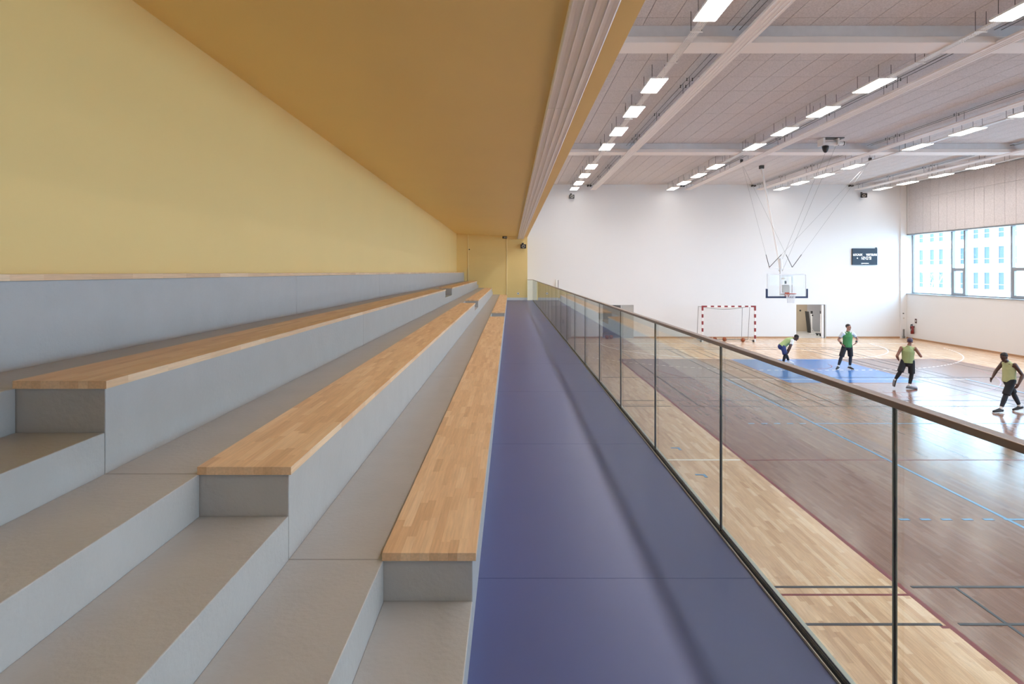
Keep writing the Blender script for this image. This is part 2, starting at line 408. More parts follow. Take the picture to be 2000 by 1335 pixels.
storage(*O1, 1, 16.6, 21.5, 4.2); storage(*O2, 2, 5.2, 9.0, 3.2)
storage_fill_lamp(18.9, YB + 1.9, 2.57, 'right'); storage_fill_lamp(7.1, YB + 1.5, 2.54, 'left')
d = thing('door_1', (19.7, YB + 4.18, 0), 'beige door on the back wall of the right storage room', 'door', kind='structure')
B('door_leaf', (19.1, 20.1, YB + 4.13, YB + 4.2, .0, 2.5), beige, d); MB().ball((19.62, YB + 4.1, 1.4), .06).build('handle', black_pl, d)
d = thing('door_2', (19.0, YB + .1, 0), 'narrow white door leaf at the right side of the storage opening', 'door', kind='structure')
B('door_leaf', (18.93, 19.05, YB + .02, YB + .12, .01, 2.0), rail_white, d); B('door_frame', (19.1, 19.17, YB - .01, YB + .14, 0, 2.03), door_grey, d)
B('door_seam', (19.055, 19.095, YB + .06, YB + .1, .01, 2.0), dark_metal, d)
d = thing('door_3', (7.1, YB + .1, 0), 'pale grey door leaf closing half of the left storage opening', 'door', kind='structure')
B('door_leaf', (6.76, 7.5, YB + .02, YB + .07, .01, 1.99), door_grey, d); B('door_edge', (6.735, 6.76, YB + .015, YB + .075, .01, 1.99), rail_white, d)
d = thing('door_4', (3.14, YB, 0), 'grey double door in the white end wall below the gallery', 'door', kind='structure')
B('door_leaf', (2.58, 3.135, YB - .03, YB, .01, 1.96), door_grey, d); B('door_leaf', (3.145, 3.7, YB - .03, YB, .01, 1.96), door_grey, d)
for sx in (-.08, .08): B('handle', (3.14 + sx - .03, 3.14 + sx + .03, YB - .07, YB - .03, .88, 1.12), dark_metal, d)
# equipment in the storage
t = thing('post_stand', (19.7, YB + 2.2, 0), 'white upright equipment posts with black caps on a base frame in the storage room', 'equipment')
for x in (19.42, 20.02):
    B('post', (x - .03, x + .03, YB + 2.17, YB + 2.23, .05, 1.32), rail_white, t); MB().ball((x + .03, YB + 2.15, 1.22), .05).build('pulley', black_pl, t)
    B('cap', (x - .04, x + .04, YB + 2.14, YB + 2.26, 1.32, 1.5), black_pl, t); B('foot', (x - .04, x + .04, YB + 1.9, YB + 2.45, 0, .06), rail_white, t)
    MB().tube((x, YB + 2.2, .4), (x + .22, YB + 2.2, .06), .018).build('brace', rail_white, t)
B('crossbar', (19.45, 19.99, YB + 2.18, YB + 2.22, .1, .16), rail_white, t)
t = thing('trolley', (19.8, YB + 1.2, 0), 'low black wheeled trolley on the storage room floor', 'trolley')
B('deck', (19.3, 19.9, YB + 1.0, YB + 1.5, .1, .16), black_pl, t, bevel=.01)
for x in (19.38, 19.8):
    for yv in (YB + 1.06, YB + 1.44): MB().tube((x - .02, yv, .055), (x + .02, yv, .055), .055, n=12).build('wheel', black, t)
B('handle', (19.8, 19.86, YB + 1.2, YB + 1.3, .16, .5), black_pl, t)
o = MB().obox((19.6, YB + 3.0, .72), (.035, 0, .0), (0, .2, 0), (-.08, 0, .7)).build('leaning_board', dark_metal); tag(o, 'dark narrow board leaning in the storage room', 'board')

# ------------------------------------------------------------------ gym floor strips
st_w = .07; gap = .0002
rs = random.Random(11)
near = []; rest = MB()
nx = int((XR - 1.15) / st_w)
for i in range(nx):
    x0 = 1.15 + i * st_w; y = 3.2 - rs.random() * .6
    while y < YB:
        l = rs.uniform(.3, .95); y1 = min(y + l, YB)
        px = 996 + 1159 * x0 / max(y, .1); py = 531 + 4636 / max(y1, .1)
        if x0 > .841 * (y + .0) and 0: pass
        cell = (x0 + gap, x0 + st_w - gap, y + gap, y1 - gap)
        yc = (y + y1) / 2; xc = x0
        sx = 996 + 1159 * xc / yc; sy = 531 + 4636 / yc
        if 5.3 < yc < 8.2 and sx < 2010 and sy < 1360 and (sx - 996) > .835 * (sy - 531): near.append((yc, cell))
        else: rest.box(*cell, -.022, 0)
        y = y1
near.sort()
for n, (yc, c) in enumerate(near):
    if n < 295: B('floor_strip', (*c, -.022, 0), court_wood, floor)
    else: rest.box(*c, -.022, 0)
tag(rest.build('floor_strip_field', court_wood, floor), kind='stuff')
tag(B('floor_strip_rear', (1.15, XR, YR, 2.58, -.022, 0), court_wood, floor), kind='stuff')
# court markings
LZ = [.0012]
def line(m, dims_or_mb):
    LZ[0] += .00002
    if isinstance(dims_or_mb, MB): return dims_or_mb.build('court_line', m, floor)
    x0, x1, y0, y1 = dims_or_mb
    return B('court_line', (x0, x1, y0, y1, 0, LZ[0]), m, floor)
def hline(m, x0, x1, y, wd=.05): line(m, (x0, x1, y - wd / 2, y + wd / 2))
def vline(m, x, y0, y1, wd=.05): line(m, (x - wd / 2, x + wd / 2, y0, y1))
def arc(m, cx, cy, r, a0, a1, wd=.05, dash=None):
    LZ[0] += .00002; z = LZ[0]
    def piece(b0, b1):
        n = max(2, int(abs(b1 - b0) * r / .25)); s = MB()
        for k in range(n + 1):
            a = b0 + (b1 - b0) * k / n
            for rr in (r - wd / 2, r + wd / 2): s.v.append((cx + rr * math.cos(a), cy + rr * math.sin(a), z))
        for k in range(n): s.f.append((2 * k, 2 * k + 1, 2 * k + 3, 2 * k + 2))
        line(m, s)
    if dash is None: piece(a0, a1)
    else:
        da = dash / r; a = a0
        while a < a1: piece(a, min(a + da * .5, a1)); a += da
CX = 12.55
B('court_paint', (10.1, 15.0, 21.46, 27.3, 0, .001), key_blue, floor)
# basketball (red)
vline(line_red, 4.975, -.7, 27.33, .07); vline(line_red, 20.14, -.7, 27.33, .07); hline(line_red, 4.96, 20.15, 27.33)
vline(line_red, 10.08, 21.46, 27.3, .04); vline(line_red, 15.02, 21.46, 27.3, .04); hline(line_red, 10.06, 15.04, 21.44, .04)
arc(line_red, CX, 21.46, 1.8, R(180), R(360), .04); arc(line_red, CX, 25.75, 1.25, R(180), R(360), .04)
arc(line_red, CX, 25.75, 6.75, R(192), R(348), .045); hline(line_red, 5.0, 20.1, 12.64, .05)
hline(line_red, 1.5, 4.95, 7.36, .045); hline(line_red, 4.86, 4.97, 6.69, .05); hline(line_dark, 1.5, 4.7, 17.9, .03)
# handball (white)
GY = 33.2
for s_, c_ in ((-1, 11.05), (1, 14.05)):
    a0, a1 = (R(180), R(270)) if s_ < 0 else (R(270), R(360))
    arc(line_white, c_, GY, 6.0, a0, a1, .06)
    lim = math.asin(min(1, (GY - 26.9) / 9.0))
    b0, b1 = (R(180) + R(12), R(270)) if s_ < 0 else (R(270), R(348))
    arc(line_white, c_, GY, 9.0, b0, b1, .06, .3)
hline(line_white, 11.05, 14.05, GY - 6.0, .06)
x = 11.05
while x < 14.0: line(line_white, (x, x + .15, GY - 9.03, GY - 8.97)); x += .3
hline(line_white, 1.6, 4.9, 12.64, .06); hline(line_white, 2.5, 22.6, 33.2, .05)
# volleyball (blue)
vline(line_blue, 8.05, 3.64, 22.2, .06); vline(line_blue, 17.05, 3.64, 22.2, .06); hline(line_white, 8.02, 17.08, 22.1, .03)
for yv in (15.68, 9.6):
    hline(line_blue, 8.05, 17.05, yv)
    x = 6.3
    while x < 8.0: line(line_blue, (x, x + .16, yv - .03, yv + .03)); x += .34
# badminton (dark)
for xv, y0, y1 in ((5.65, -5.8, 7.54), (5.65, 17.7, 31.5), (8.17, 17.7, 31.5), (8.6, 17.7, 31.5), (9.42, 17.7, 31.5), (9.87, 17.7, 31.5), (15.23, 17.7, 31.5), (15.68, 17.7, 31.5), (16.5, 17.7, 31.5), (16.95, 17.7, 31.5), (19.45, 17.7, 31.5), (8.6, -5.8, 7.54)):
    vline(line_dark, xv, y0, y1, .04)
for yv in (7.54, 6.74): hline(line_dark, 1.5, 4.9, yv, .045); hline(line_dark, 5.1, 20.0, yv, .045)
for yv in (17.7, 18.48): hline(line_dark, 1.5, 4.8, yv, .04); hline(line_dark, 5.1, 20.0, yv, .04)
hline(line_dark, 2.2, 20.0, 22.56, .035); hline(line_dark, 5.65, 19.5, 31.5, .04); hline(line_dark, 5.65, 19.5, 30.8, .03)
for yv in (13.5, 11.72):      # little blue corner ticks
    for xv in (3.1, 3.66): line(line_blue, (xv, xv + .2, yv - .03, yv + .03)); line(line_blue, (xv + .14, xv + .2, yv - .16, yv))

# ------------------------------------------------------------------ gallery: terraces, walkway
ZW = 2.35
slab = struct(B('floor_walkway', (-.171, 1.383, YR, YY, 2.02, ZW - .004), white_wall), 'blue vinyl walkway along the glass balustrade', 'floor')
yv = -6.8
joints = [YR] + [3.2 + 2.5 * k for k in range(-3, 13)] + [YY]
for a, b in zip(joints, joints[1:]):
    if b > a: B('vinyl_sheet', (-.171, 1.316, a + .0015, b - .0015, ZW - .004, ZW), vinyl, slab)
RX = [-.171, -1.014, -1.856, -2.70, XW]          # risers
FZ = [2.684, 3.076, 3.468, 3.952]                # terrace levels
PL = [-.583, -1.426, -2.268]                     # back edge of the bench strip in each row
HZ = [2.494, 2.883, 3.265]                       # aisle half steps
T0, T1, T2, T3 = 2.72, 17.09, 18.96, 33.5
ter = thing('seating_terrace', (-1.6, 17, 2.0), 'grey painted concrete seating terrace stepping up to the yellow wall', 'terrace')
def seg(a, b): n = max(1, round((b - a) / 4.79)); return [(a + (b - a) * k / n, a + (b - a) * (k + 1) / n) for k in range(n)]
g = .002
for k in range(4):
    spans = [(YR, .91)] + seg(T0, T1) + seg(T2, T3)
    if k == 3: spans += [(.91, T0), (T1, T2), (T3, YY)]
    for a, b in spans: B('terrace_block', (RX[k + 1] + (0 if k == 3 else .0), RX[k], a + g, b - g, 2.0, FZ[k]), grey_paint, ter, bevel=.004)
    if k < 3:
        for a, b in ((.91, T0), (T1, T2), (T3, YY)):
            B('terrace_block', (RX[k + 1], PL[k] + .004, a + g, b - g, 2.0, FZ[k]), grey_paint, ter, bevel=.004)
            B('aisle_step', (PL[k] + .004, RX[k], a + g, b - g, 2.0, HZ[k]), grey_paint, ter, bevel=.004)
# wooden bench slabs, each glued up from staves
rb = random.Random(5)
def bench(x0, x1, y0, y1, ztop, label, near_to, front_only=False):
    t = thing('bench_slab', ((x0 + x1) / 2, (y0 + y1) / 2, ztop - .036), label, 'bench', 'wooden bench slabs on the terrace')
    n = round((x1 - x0) / .0428); wd = (x1 - x0) / n; rest = MB(); cnt = 0
    for i in range(n):
        y = y0
        first = True
        while y < y1 - .01:
            l = rb.uniform(.22, .6) * (rb.uniform(.2, 1) if first else 1); first = False
            e = min(y + l, y1)
            if y1 - e < .08: e = y1
            d = (x0 + i * wd + .0002, x0 + (i + 1) * wd - .0002, y, e - .0003, ztop - .036, ztop)
            if y < near_to and cnt < 290 and (not front_only or i == n - 1): B('stave', d, bench_wood, t); cnt += 1
            else: rest.box(*d)
            y = e
    tag(rest.build('stave_field', bench_wood, t), kind='stuff')
BX = [(-.583, -.155), (-1.426, -.998), (-2.268, -1.84)]
BZ = [2.72, 3.112, 3.504]
rn = ['lowest', 'second lowest', 'third']
for k in range(3):
    bench(*BX[k], 2.705, 17.1, BZ[k], ['long near section of the lowest wooden bench slab beside the blue walkway', 'long near section of the middle wooden bench slab between two grey steps', 'long near section of the wooden bench slab just below the top row'][k], 5.6)
    bench(*BX[k], 18.94, 33.5, BZ[k], ['far section of the lowest wooden bench slab, beyond the second aisle by the walkway', 'far section of the middle wooden bench slab, beyond the second aisle', 'far section of the third wooden bench slab, beyond the second aisle'][k], 0)
bench(XW, -2.68, YR, YY, 3.988, 'topmost wooden bench slab running along the foot of the yellow wall', 7.5, True)

# glass balustrade
bal = thing('glass_balustrade', (1.338, 17, ZW), 'long frameless glass balustrade with bronze handrail along the walkway edge', 'balustrade')
B('edge_strip', (1.314, 1.3195, YR, 34.8, ZW - .01, ZW + .012), pale_metal, bal)
B('base_channel', (1.3195, 1.354, YR, 34.8, ZW - .004, ZW + .014), black, bal); B('base_rail', (1.354, 1.362, YR, 34.8, ZW - .004, ZW + .008), grey_metal, bal)
B('slab_trim', (1.362, 1.385, YR, 34.8, ZW - .06, ZW + .004), pm('pale_trim', srgb(196, 200, 194), .5), bal)
ZR = 3.557
B('handrail', (1.316, 1.360, YR, 34.8, ZR - .024, ZR), bronze, bal, bevel=.003)
B('handrail_return', (XE, 1.316, 34.758, 34.8, ZR - .024, ZR), bronze, bal, bevel=.003)
jy = [2.06 + 1.70 * k for k in range(-4, 20)]
for a, b in zip(jy, jy[1:] + [34.76]):
    p = B('glass_pane', (1.331, 1.348, a + .006, b - .006, ZW + .014, ZR - .024), glass, bal)
    B('polished_edge', (1.3305, 1.3485, a + .0045, a + .006, ZW + .014, ZR - .024), glass_edge, p)
    B('seal', (1.331, 1.338, b - .006, b - .0015, ZW + .014, ZR - .024), black, p)
B('glass_pane', (XE + .005, 1.329, 34.765, 34.78, ZW, ZR - .024), glass, bal)

# ------------------------------------------------------------------ radiant ceiling panels
def radiant(xc, zb, joints, zc, label, pipes=True):
    t = thing('radiant_panel', (xc, joints[0], zb), label, 'heating panel', 'ribbed radiant heating strips')
    hw = .18
    pts = [(-hw, .055), (-hw, .012), (-hw + .008, .004)]
    n = 4; cw = (2 * hw - .016) / n
    for i in range(n):
        a = -hw + .008 + i * cw
        for f, z in ((.07, .0005), (.2, .0035), (.5, .006), (.8, .0035), (.93, .0005)): pts.append((a + f * cw, z))
        if i < n - 1: pts += [(a + cw - .0055, -.001), (a + cw - .0035, -.006), (a + cw - .0015, -.001), (a + cw, .002), (a + cw + .0015, -.001), (a + cw + .0035, -.006), (a + cw + .0055, -.001)]
    pts += [(hw - .008, .004), (hw, .012), (hw, .055)]
    poly = [(xc + x, zb + z) for x, z in pts]
    for a, b in zip(joints, joints[1:]):
        MB().prism(poly, a + .004, b - .004).build('panel_section', panel_white, t, fix=True)
    y = joints[0] + 1.0; hang = MB()
    for a, b in zip(joints, joints[1:]):
        for yv in (a + .3, (a + b) / 2, b - .3):
            if yv < 1 and zb > 8: continue
            for s_ in (-.13, .13): MB().tube((xc + s_, yv, zb + .05), (xc + s_, yv, zc + .002), .006, n=5).build('hanger_rod', dark_metal, t)
            if pipes:
                for s_ in (-.2, -.05): MB().tube((xc + s_, yv, zc - .13), (xc + s_, yv, zc - .05), .013, n=6).build('pipe_clamp', dark_metal, t)
    if pipes:
        for s_ in (-.2, -.05): MB().tube((xc + s_, joints[0], zc - .09), (xc + s_, 35.9, zc - .09), .009, n=6).build('supply_pipe', grey_metal, t)
        for s_ in (-.28, -.12): MB().tube((xc + s_, 35.86, zc - .09), (xc + s_, 36.0, zc - .09), .055, n=10).build('pipe_collar', dark_metal, t)
js = [YR + .3, -3.4, 3.2, 9.8, 16.4, 23.0, 29.4, 35.6]
radiant(.615, 5.925, [-7, -1, 7, 15.1, 23, 31, 34.75], 6.075, 'ribbed pinkish heating strip under the ochre gallery ceiling', False)
for x, l in ((5.0, 'white ribbed heating strip hanging closest to the gallery'), (10.65, 'white ribbed heating strip hanging second from the gallery, left of the basketball mast'), (14.95, 'white ribbed heating strip hanging just right of the basketball mast'), (20.85, 'white ribbed heating strip hanging closest to the window wall')):
    radiant(x, 8.91, js, ZC, l)

# ------------------------------------------------------------------ luminaires and cable trays
LY = [34.35, 32.15, 29.6, 27.1, 22.7, 20.15, 17.6, 15.05, 10.4, 7.85, 5.3, 2.75, -1.9, -4.45]
rowdesc = ['in the row nearest the gallery', 'in the second row from the gallery', 'in the third row from the gallery', 'in the row nearest the windows']
proto = None
ZL = 8.90
lamp_dim = pm('lamp_diffuser_dimmed', (1, 1, 1), .5, emit=LAMP_COLOR, estr=4.0)
def lum(x, y, label, dim=False):
    global proto
    if proto is None:
        t = thing('ceiling_light', (x, y, ZL), label, 'ceiling light', 'rows of long ceiling lights')
        B('housing', (x - .23, x + .23, y, y + 1.22, ZL + .006, ZL + .05), rail_white, t, bevel=.004)
        B('diffuser', (x - .215, x + .215, y + .015, y + 1.205, ZL, ZL + .006), lamp_em, t)
        for s_ in (-.16, .16):
            for yv in (y + .15, y + 1.07): MB().tube((x + s_, yv, ZL + .05), (x + s_, yv, ZC + .002), .006, n=5).build('hanger_rod', dark_metal, t)
        B('connector', (x - .04, x + .04, y - .035, y + .005, ZL + .02, ZL + .045), dark_metal, t)
        ld = bpy.data.lights.new('lamp_beam', 'AREA'); ld.shape = 'RECTANGLE'; ld.size = .42; ld.size_y = 1.18; ld.energy = LAMP_BEAM; ld.color = LAMP_COLOR; ld.spread = R(140)
        lo = bpy.data.objects.new('lamp_beam', ld); C.objects.link(lo); put(lo, t, (x, y + .61, ZL - .003))
        proto = t
        return
    t = proto.copy(); C.objects.link(t); t.location = (x, y, ZL); t['label'] = label
    for ch in proto.children:
        if ch.type == 'LIGHT' and dim: continue
        c = ch.copy(); C.objects.link(c); c.parent = t
        if dim and ch.name.startswith('diffuser'): c.data = ch.data.copy(); c.data.materials[0] = lamp_dim       # the luminaire next to the end wall is dimmed
for r, x in enumerate((3.8, 9.6, 16.0, 21.95)):
    for i in [1, 0] + list(range(2, len(LY))):
        lum(x, LY[i], '%s bright ceiling light from the far wall, %s' % (ORD[i] if i else 'first', rowdesc[r]), dim=(i == 0))
    t = thing('cable_tray', (x, 14, ZL + .08), 'white perforated cable tray running above the ceiling lights %s' % rowdesc[r], 'cable tray', 'cable trays above the lights')
    zt = ZL + .006; ends = sorted(LY)
    for a, b in zip([v + 1.225 for v in ends], ends[1:]):
        b -= .04
        m = MB()
        for s_ in (-1, 1): m.box(x + s_ * .08 - .004, x + s_ * .08 + .004, a, b, zt, zt + .036)
        y = a
        while y < b - .03: m.box(x - .076, x + .076, y, y + .026, zt, zt + .004); y += .06
        for s_ in (-.04, 0, .04): m.box(x + s_ - .009, x + s_ + .009, a, b, zt + .0005, zt + .0035)
        m.build('tray_section', tray_metal, t)
    for y in (12.1, 13.9, 19.0, 24.2, 26.2, 31.0):
        for s_ in (-.11, .11):
            top = ZC + .002 if not any(b - .03 < y < b + .63 for b in (12.8, 24.5)) else ZC - .375
            MB().tube((x + s_, y, zt - .012), (x + s_, y, top), .006, n=5).build('hanger_rod', dark_metal, t)
        B('hanger_bar', (x - .13, x + .13, y - .015, y + .015, zt - .02, zt), tray_metal, t)

# ------------------------------------------------------------------ things on the far wall
def speaker(x, y, z, label, w_=.3, h_=.22, tilt=0.0, yaw=0.0):
    t = thing('loudspeaker', (x, y, z), label, 'loudspeaker', 'black wall loudspeakers')
    q = Matrix.Rotation(yaw, 3, 'Z') @ Matrix.Rotation(tilt, 3, 'X')
    c = Vector((x, y - .2, z))
    MB().obox(c, q @ Vector((w_ / 2, 0, 0)), q @ Vector((0, .1, 0)), q @ Vector((0, 0, h_ / 2))).build('cabinet', black_pl, t, bevel=.01)
    f = c + q @ Vector((0, -.102, 0)); m = MB()
    m.path([f + q @ Vector((math.cos(a) * .075, 0, math.sin(a) * .075)) for a in [2 * math.pi * k / 20 for k in range(20)]], .012, 6, True)
    m.build('cone_ring', pale_metal, t, smooth=True)
    MB().tube(f, f + q @ Vector((0, -.012, 0)), .03, .02, 12).build('cone', grey_metal, t)
    MB().tube((x - .02, y, z + .14), c + q @ Vector((0, .05, h_ / 2)), .02).build('bracket', dark_metal, t)
    B('wall_plate', (x - .09, x + .03, y - .012, y, z + .08, z + .22), dark_metal, t)
speaker(3.73, YB, 8.55, 'black loudspeaker high on the white wall near the gallery edge')
speaker(21.35, YB, 8.62, 'tilted black loudspeaker high on the white wall near the window corner', .34, .24, R(18), R(-25))
speaker(.78, YY, 5.5, 'black loudspeaker on the yellow gallery end wall', .33, .24)
t = thing('emergency_light', (-.3, YY, 6.0), 'small black emergency exit light high on the yellow end wall', 'exit light')
B('housing', (-.44, -.17, YY - .06, YY, 5.97, 6.1), black_pl, t, bevel=.006)
B('lamp_window', (-.36, -.31, YY - .064, YY - .06, 6.0, 6.07), pm('pale_lens', (.7, .7, .7), .3), t); B('lamp_window', (-.27, -.21, YY - .064, YY - .06, 6.0, 6.07), MATS['pale_lens'], t)
t = thing('wall_socket', (.48, YY, 2.74), 'round white socket low on the yellow end wall', 'socket')
MB().tube((.48, YY, 2.74), (.48, YY - .012, 2.74), .07, n=16).build('plate', rail_white, t); MB().tube((.48, YY - .012, 2.74), (.48, YY - .016, 2.74), .028, n=12).build('insert', dark_metal, t)
o = B('sensor', (-2.42, -2.36, YY - .03, YY, 5.3, 5.36), black_pl); tag(o, 'tiny black sensor on the yellow end wall near the ceiling', 'sensor')
# small white wall box near the railing
t = thing('wall_box', (2.85, YB, 3.2), 'narrow white box with a dark edge on the white wall above the balustrade', 'wall box')
B('box_body', (2.78, 2.9, YB - .08, YB, 3.0, 3.55), rail_white, t); B('dark_edge', (2.9, 2.93, YB - .09, YB, 2.95, 3.52), dark_metal, t)

# scoreboard
t = thing('scoreboard', (21.47, YB, 4.43), 'dark blue electronic scoreboard reading LOCAUX, VISITEURS and 12:09 on the white wall', 'scoreboard')
sx0, sx1, sz0, sz1 = 20.72, 22.24, 4.43, 5.43
B('case', (sx0, sx1, YB - .09, YB - .022, sz0, sz1), pm('scoreboard_case', srgb(26, 32, 44), .4), t, bevel=.01)
B('face', (sx0 + .03, sx1 - .03, YB - .094, YB - .09, sz0 + .03, sz1 - .03), board_blue, t)
B('wall_bracket', (sx0 + .5, sx1 - .5, YB - .022, YB, sz0 + .3, sz0 + .7), dark_metal, t)
B('antenna', (sx1 - .1, sx1, YB - .06, YB - .02, sz1, sz1 + .06), black_pl, t)
yf = YB - .096
SEG = {'0': 'abcdef', '1': 'bc', '2': 'abged', '9': 'abfgcd'}
def digit(ch, x, z, wd, h):
    m = MB(); th = .022
    P = {'a': (x, x + wd, z + h - th, z + h), 'd': (x, x + wd, z, z + th), 'g': (x, x + wd, z + h / 2 - th / 2, z + h / 2 + th / 2),
         'f': (x, x + th, z + h / 2 + .008, z + h - .008), 'b': (x + wd - th, x + wd, z + h / 2 + .008, z + h - .008), 'e': (x, x + th, z + .008, z + h / 2 - .008), 'c': (x + wd - th, x + wd, z + .008, z + h / 2 - .008)}
    for s_ in SEG[ch]: a, b, c, d_ = P[s_]; m.box(a, b, yf - .002, yf + .002, c, d_)
    m.build('digit', led, t)
for ch, x in (('1', 21.19), ('2', 21.34), ('0', 21.56), ('9', 21.74)): digit(ch, x, 4.76, .11, .17)
for z in (4.79, 4.86): B('colon_dot', (21.49, 21.515, yf - .002, yf + .002, z, z + .03), led, t)
MB().tube((21.02, yf, 4.84), (21.02, yf - .004, 4.84), .035, n=12).build('signal_dot', led, t)
def text(body, x, z, size, parent, m, width=None):
    cu = bpy.data.curves.new('lettering', 'FONT'); cu.body = body; cu.size = size; cu.align_x = 'LEFT'; cu.offset = .004
    tmp = bpy.data.objects.new('lettering_tmp', cu); C.objects.link(tmp)
    bpy.context.view_layer.update()
    me = bpy.data.meshes.new_from_object(tmp.evaluated_get(bpy.context.evaluated_depsgraph_get())); bpy.data.objects.remove(tmp)
    xs = [v.co.x for v in me.vertices]; sc_ = (width / (max(xs) - min(xs))) if width else 1
    for v in me.vertices: v.co = Vector(((v.co.x - min(xs)) * sc_, 0, v.co.y))
    me.materials.clear(); me.materials.append(m)
    o = link('lettering', me, parent, (x, yf - .003, z)); return o
text('LOCAUX', 20.77, 4.99, .17, t, led, .56); text('VISITEURS', 21.54, 4.99, .17, t, led, .66)
m = MB(); m.path([(21.29 + .028 * math.cos(a), yf - .002, 4.52 + .028 * math.sin(a)) for a in [2 * math.pi * k / 12 for k in range(12)]], .006, 5, True)
xq = 21.335
for wq, hq in ((.03, .03), (.02, .045), (.03, .03), (.03, .03), (.02, .04), (.035, .03), (.03, .03), (.02, .045), (.03, .03), (.03, .03), (.035, .03)): m.box(xq, xq + wq, yf - .003, yf, 4.505, 4.505 + hq); xq += wq + .006
m.build('maker_mark', led, t)

# fire extinguisher and sign on the window wall
t = thing('fire_extinguisher', (23.9, 35.25, .35), 'red fire extinguisher hanging on the white window wall by the corner', 'fire extinguisher')
MB().tube((23.89, 35.25, .33), (23.89, 35.25, .74), .085, n=16).ball((23.89, 35.25, .74), .085, .085, .06, 16).build('cylinder', pm('extinguisher_red', srgb(132, 36, 34), .4), t, smooth=True)
B('label_band', (23.80, 23.81, 35.2, 35.3, .5, .64), rail_white, t); MB().tube((23.89, 35.25, .78), (23.89, 35.25, .87), .03).build('valve', black_pl, t)
MB().obox((23.86, 35.25, .885), (.07, 0, .02), (0, .015, 0), (0, 0, .015)).build('lever', black_pl, t)
MB().path([(23.86, 35.25, .85), (23.77, 35.2, .84), (23.74, 35.18, .72), (23.77, 35.17, .5)], .016, 6).build('hose', black, t); B('wall_bracket', (23.96, 24.0, 35.2, 35.3, .7, .8), dark_metal, t)
t = thing('safety_sign', (23.98, 35.05, 1.0), 'small dark sign on the wall above the fire extinguisher', 'sign')
B('plate', (23.985, 24.0, 35.0, 35.16, .98, 1.24), pm('sign_brown', srgb(92, 66, 62), .5), t); B('pictogram', (23.982, 23.985, 35.04, 35.11, 1.06, 1.16), rail_white, t)
t = thing('corner_post', (23.8, 35.85, 0), 'short grey steel post at the foot of the corner pilaster', 'post')
B('shaft', (23.76, 23.84, 35.83, 35.89, .02, .55), grey_metal, t, bevel=.01); B('base', (23.74, 23.86, 35.81, 35.895, 0, .14), grey_metal, t, bevel=.01)
o = B('light_switch', (23.76, 23.83, 35.88, 35.9, 1.47, 1.53), dark_metal); tag(o, 'small dark switch on the corner pilaster', 'switch')
o = B('wall_socket', (23.78, 23.86, 35.885, 35.9, 1.17, 1.25), pale_metal); tag(o, 'small pale socket on the corner pilaster below the switch', 'socket')

# ------------------------------------------------------------------ handball goal
gy = 33.9; gx0, gx1 = 11.0, 14.0
t = thing('handball_goal', (12.5, gy, 0), 'handball goal with red and white striped frame and white net', 'goal')
h = .04
posts = []
for x in (gx0, gx1):
    p = B('goal_post', (x - h, x + h, gy - h, gy + h, 0, 2.0), rail_white, t, bevel=.006)
    for z0 in (.2, .6, 1.0, 1.4):
        B('red_band', (x - h - .002, x + h + .002, gy - h - .002, gy + h + .002, z0, z0 + .2), red, p)
    B('red_band', (x - h - .002, x + h + .002, gy - h - .002, gy + h + .002, 1.8, 2.0), red, p)
cb = B('crossbar', (gx0 - h, gx1 + h, gy - h, gy + h, 2.0, 2.08), rail_white, t, bevel=.006)
B('red_band', (gx0 - h - .002, gx0 + .25, gy - h - .002, gy + h + .002, 1.998, 2.082), red, cb); B('red_band', (gx1 - .25, gx1 + h + .002, gy - h - .002, gy + h + .002, 1.998, 2.082), red, cb)
for k in range(6): x = gx0 + .46 + k * .39; B('red_band', (x, x + .19, gy - h - .002, gy + h + .002, 1.998, 2.082), red, cb)
for x in (gx0, gx1):
    MB().path([(x, gy + .04, 2.03), (x, gy + .75, 2.0), (x, gy + 1.0, .05), (x, gy + .04, .03)], .016, 6).build('side_frame', grey_metal, t)
    B('wheel_block', (x - .1, x - .02, gy + .02, gy + .12, 0, .12), dark_metal, t)
MB().path([(gx0, gy + 1.0, .04), (gx1, gy + 1.0, .04)], .018, 6).build('ground_bar', net_dark, t)
MB().path([(gx0 + (gx1 - gx0) * k / 16., gy + .75, 2.0 - .17 * math.sin(math.pi * k / 16)) for k in range(17)], .012, 5).build('net_rope', net_dark, t)
MB().path([(gx1 - .42, gy + .9, .05), (gx1 - .42, gy + .78, 1.98)], .014, 6).build('net_pole', grey_metal, t)
net = bpy.data.meshes.new('goal_net'); bm = bmesh.new()
def sheet(P, nu, nv):
    V = [[bm.verts.new(P(u / nu, v / nv)) for u in range(nu + 1)] for v in range(nv + 1)]
    for v in range(nv):
        for u in range(nu): bm.edges.new((V[v][u], V[v][u + 1])); bm.edges.new((V[v][u], V[v + 1][u]))
    for u in range(nu): bm.edges.new((V[nv][u], V[nv][u + 1]))
    for v in range(nv): bm.edges.new((V[v][nu], V[v + 1][nu]))
def back(u, v):
    sag = .17 * math.sin(math.pi * u) * v
    return (gx0 + 3.0 * u, gy + 1.0 - .25 * v + .1 * math.sin(math.pi * u) * math.sin(math.pi * v) - .2, .05 + 1.95 * v - sag)
sheet(back, 32, 21)
sheet(lambda u, v: (gx0 + 3.0 * u, gy + .04 + .71 * v, 2.02 - .17 * math.sin(math.pi * u) * v), 32, 7)
for gx in (gx0, gx1): sheet(lambda u, v: (gx, gy + .04 + (.96 - .25 * v) * u * .9, .05 + 1.95 * v), 9, 21)
tube = MB()
for e in bm.edges: tube.tube(e.verts[0].co, e.verts[1].co, .0035, n=3, cap=False)
bm.free(); bpy.data.meshes.remove(net)
tag(tube.build('goal_net', net_mat, t), kind='stuff')

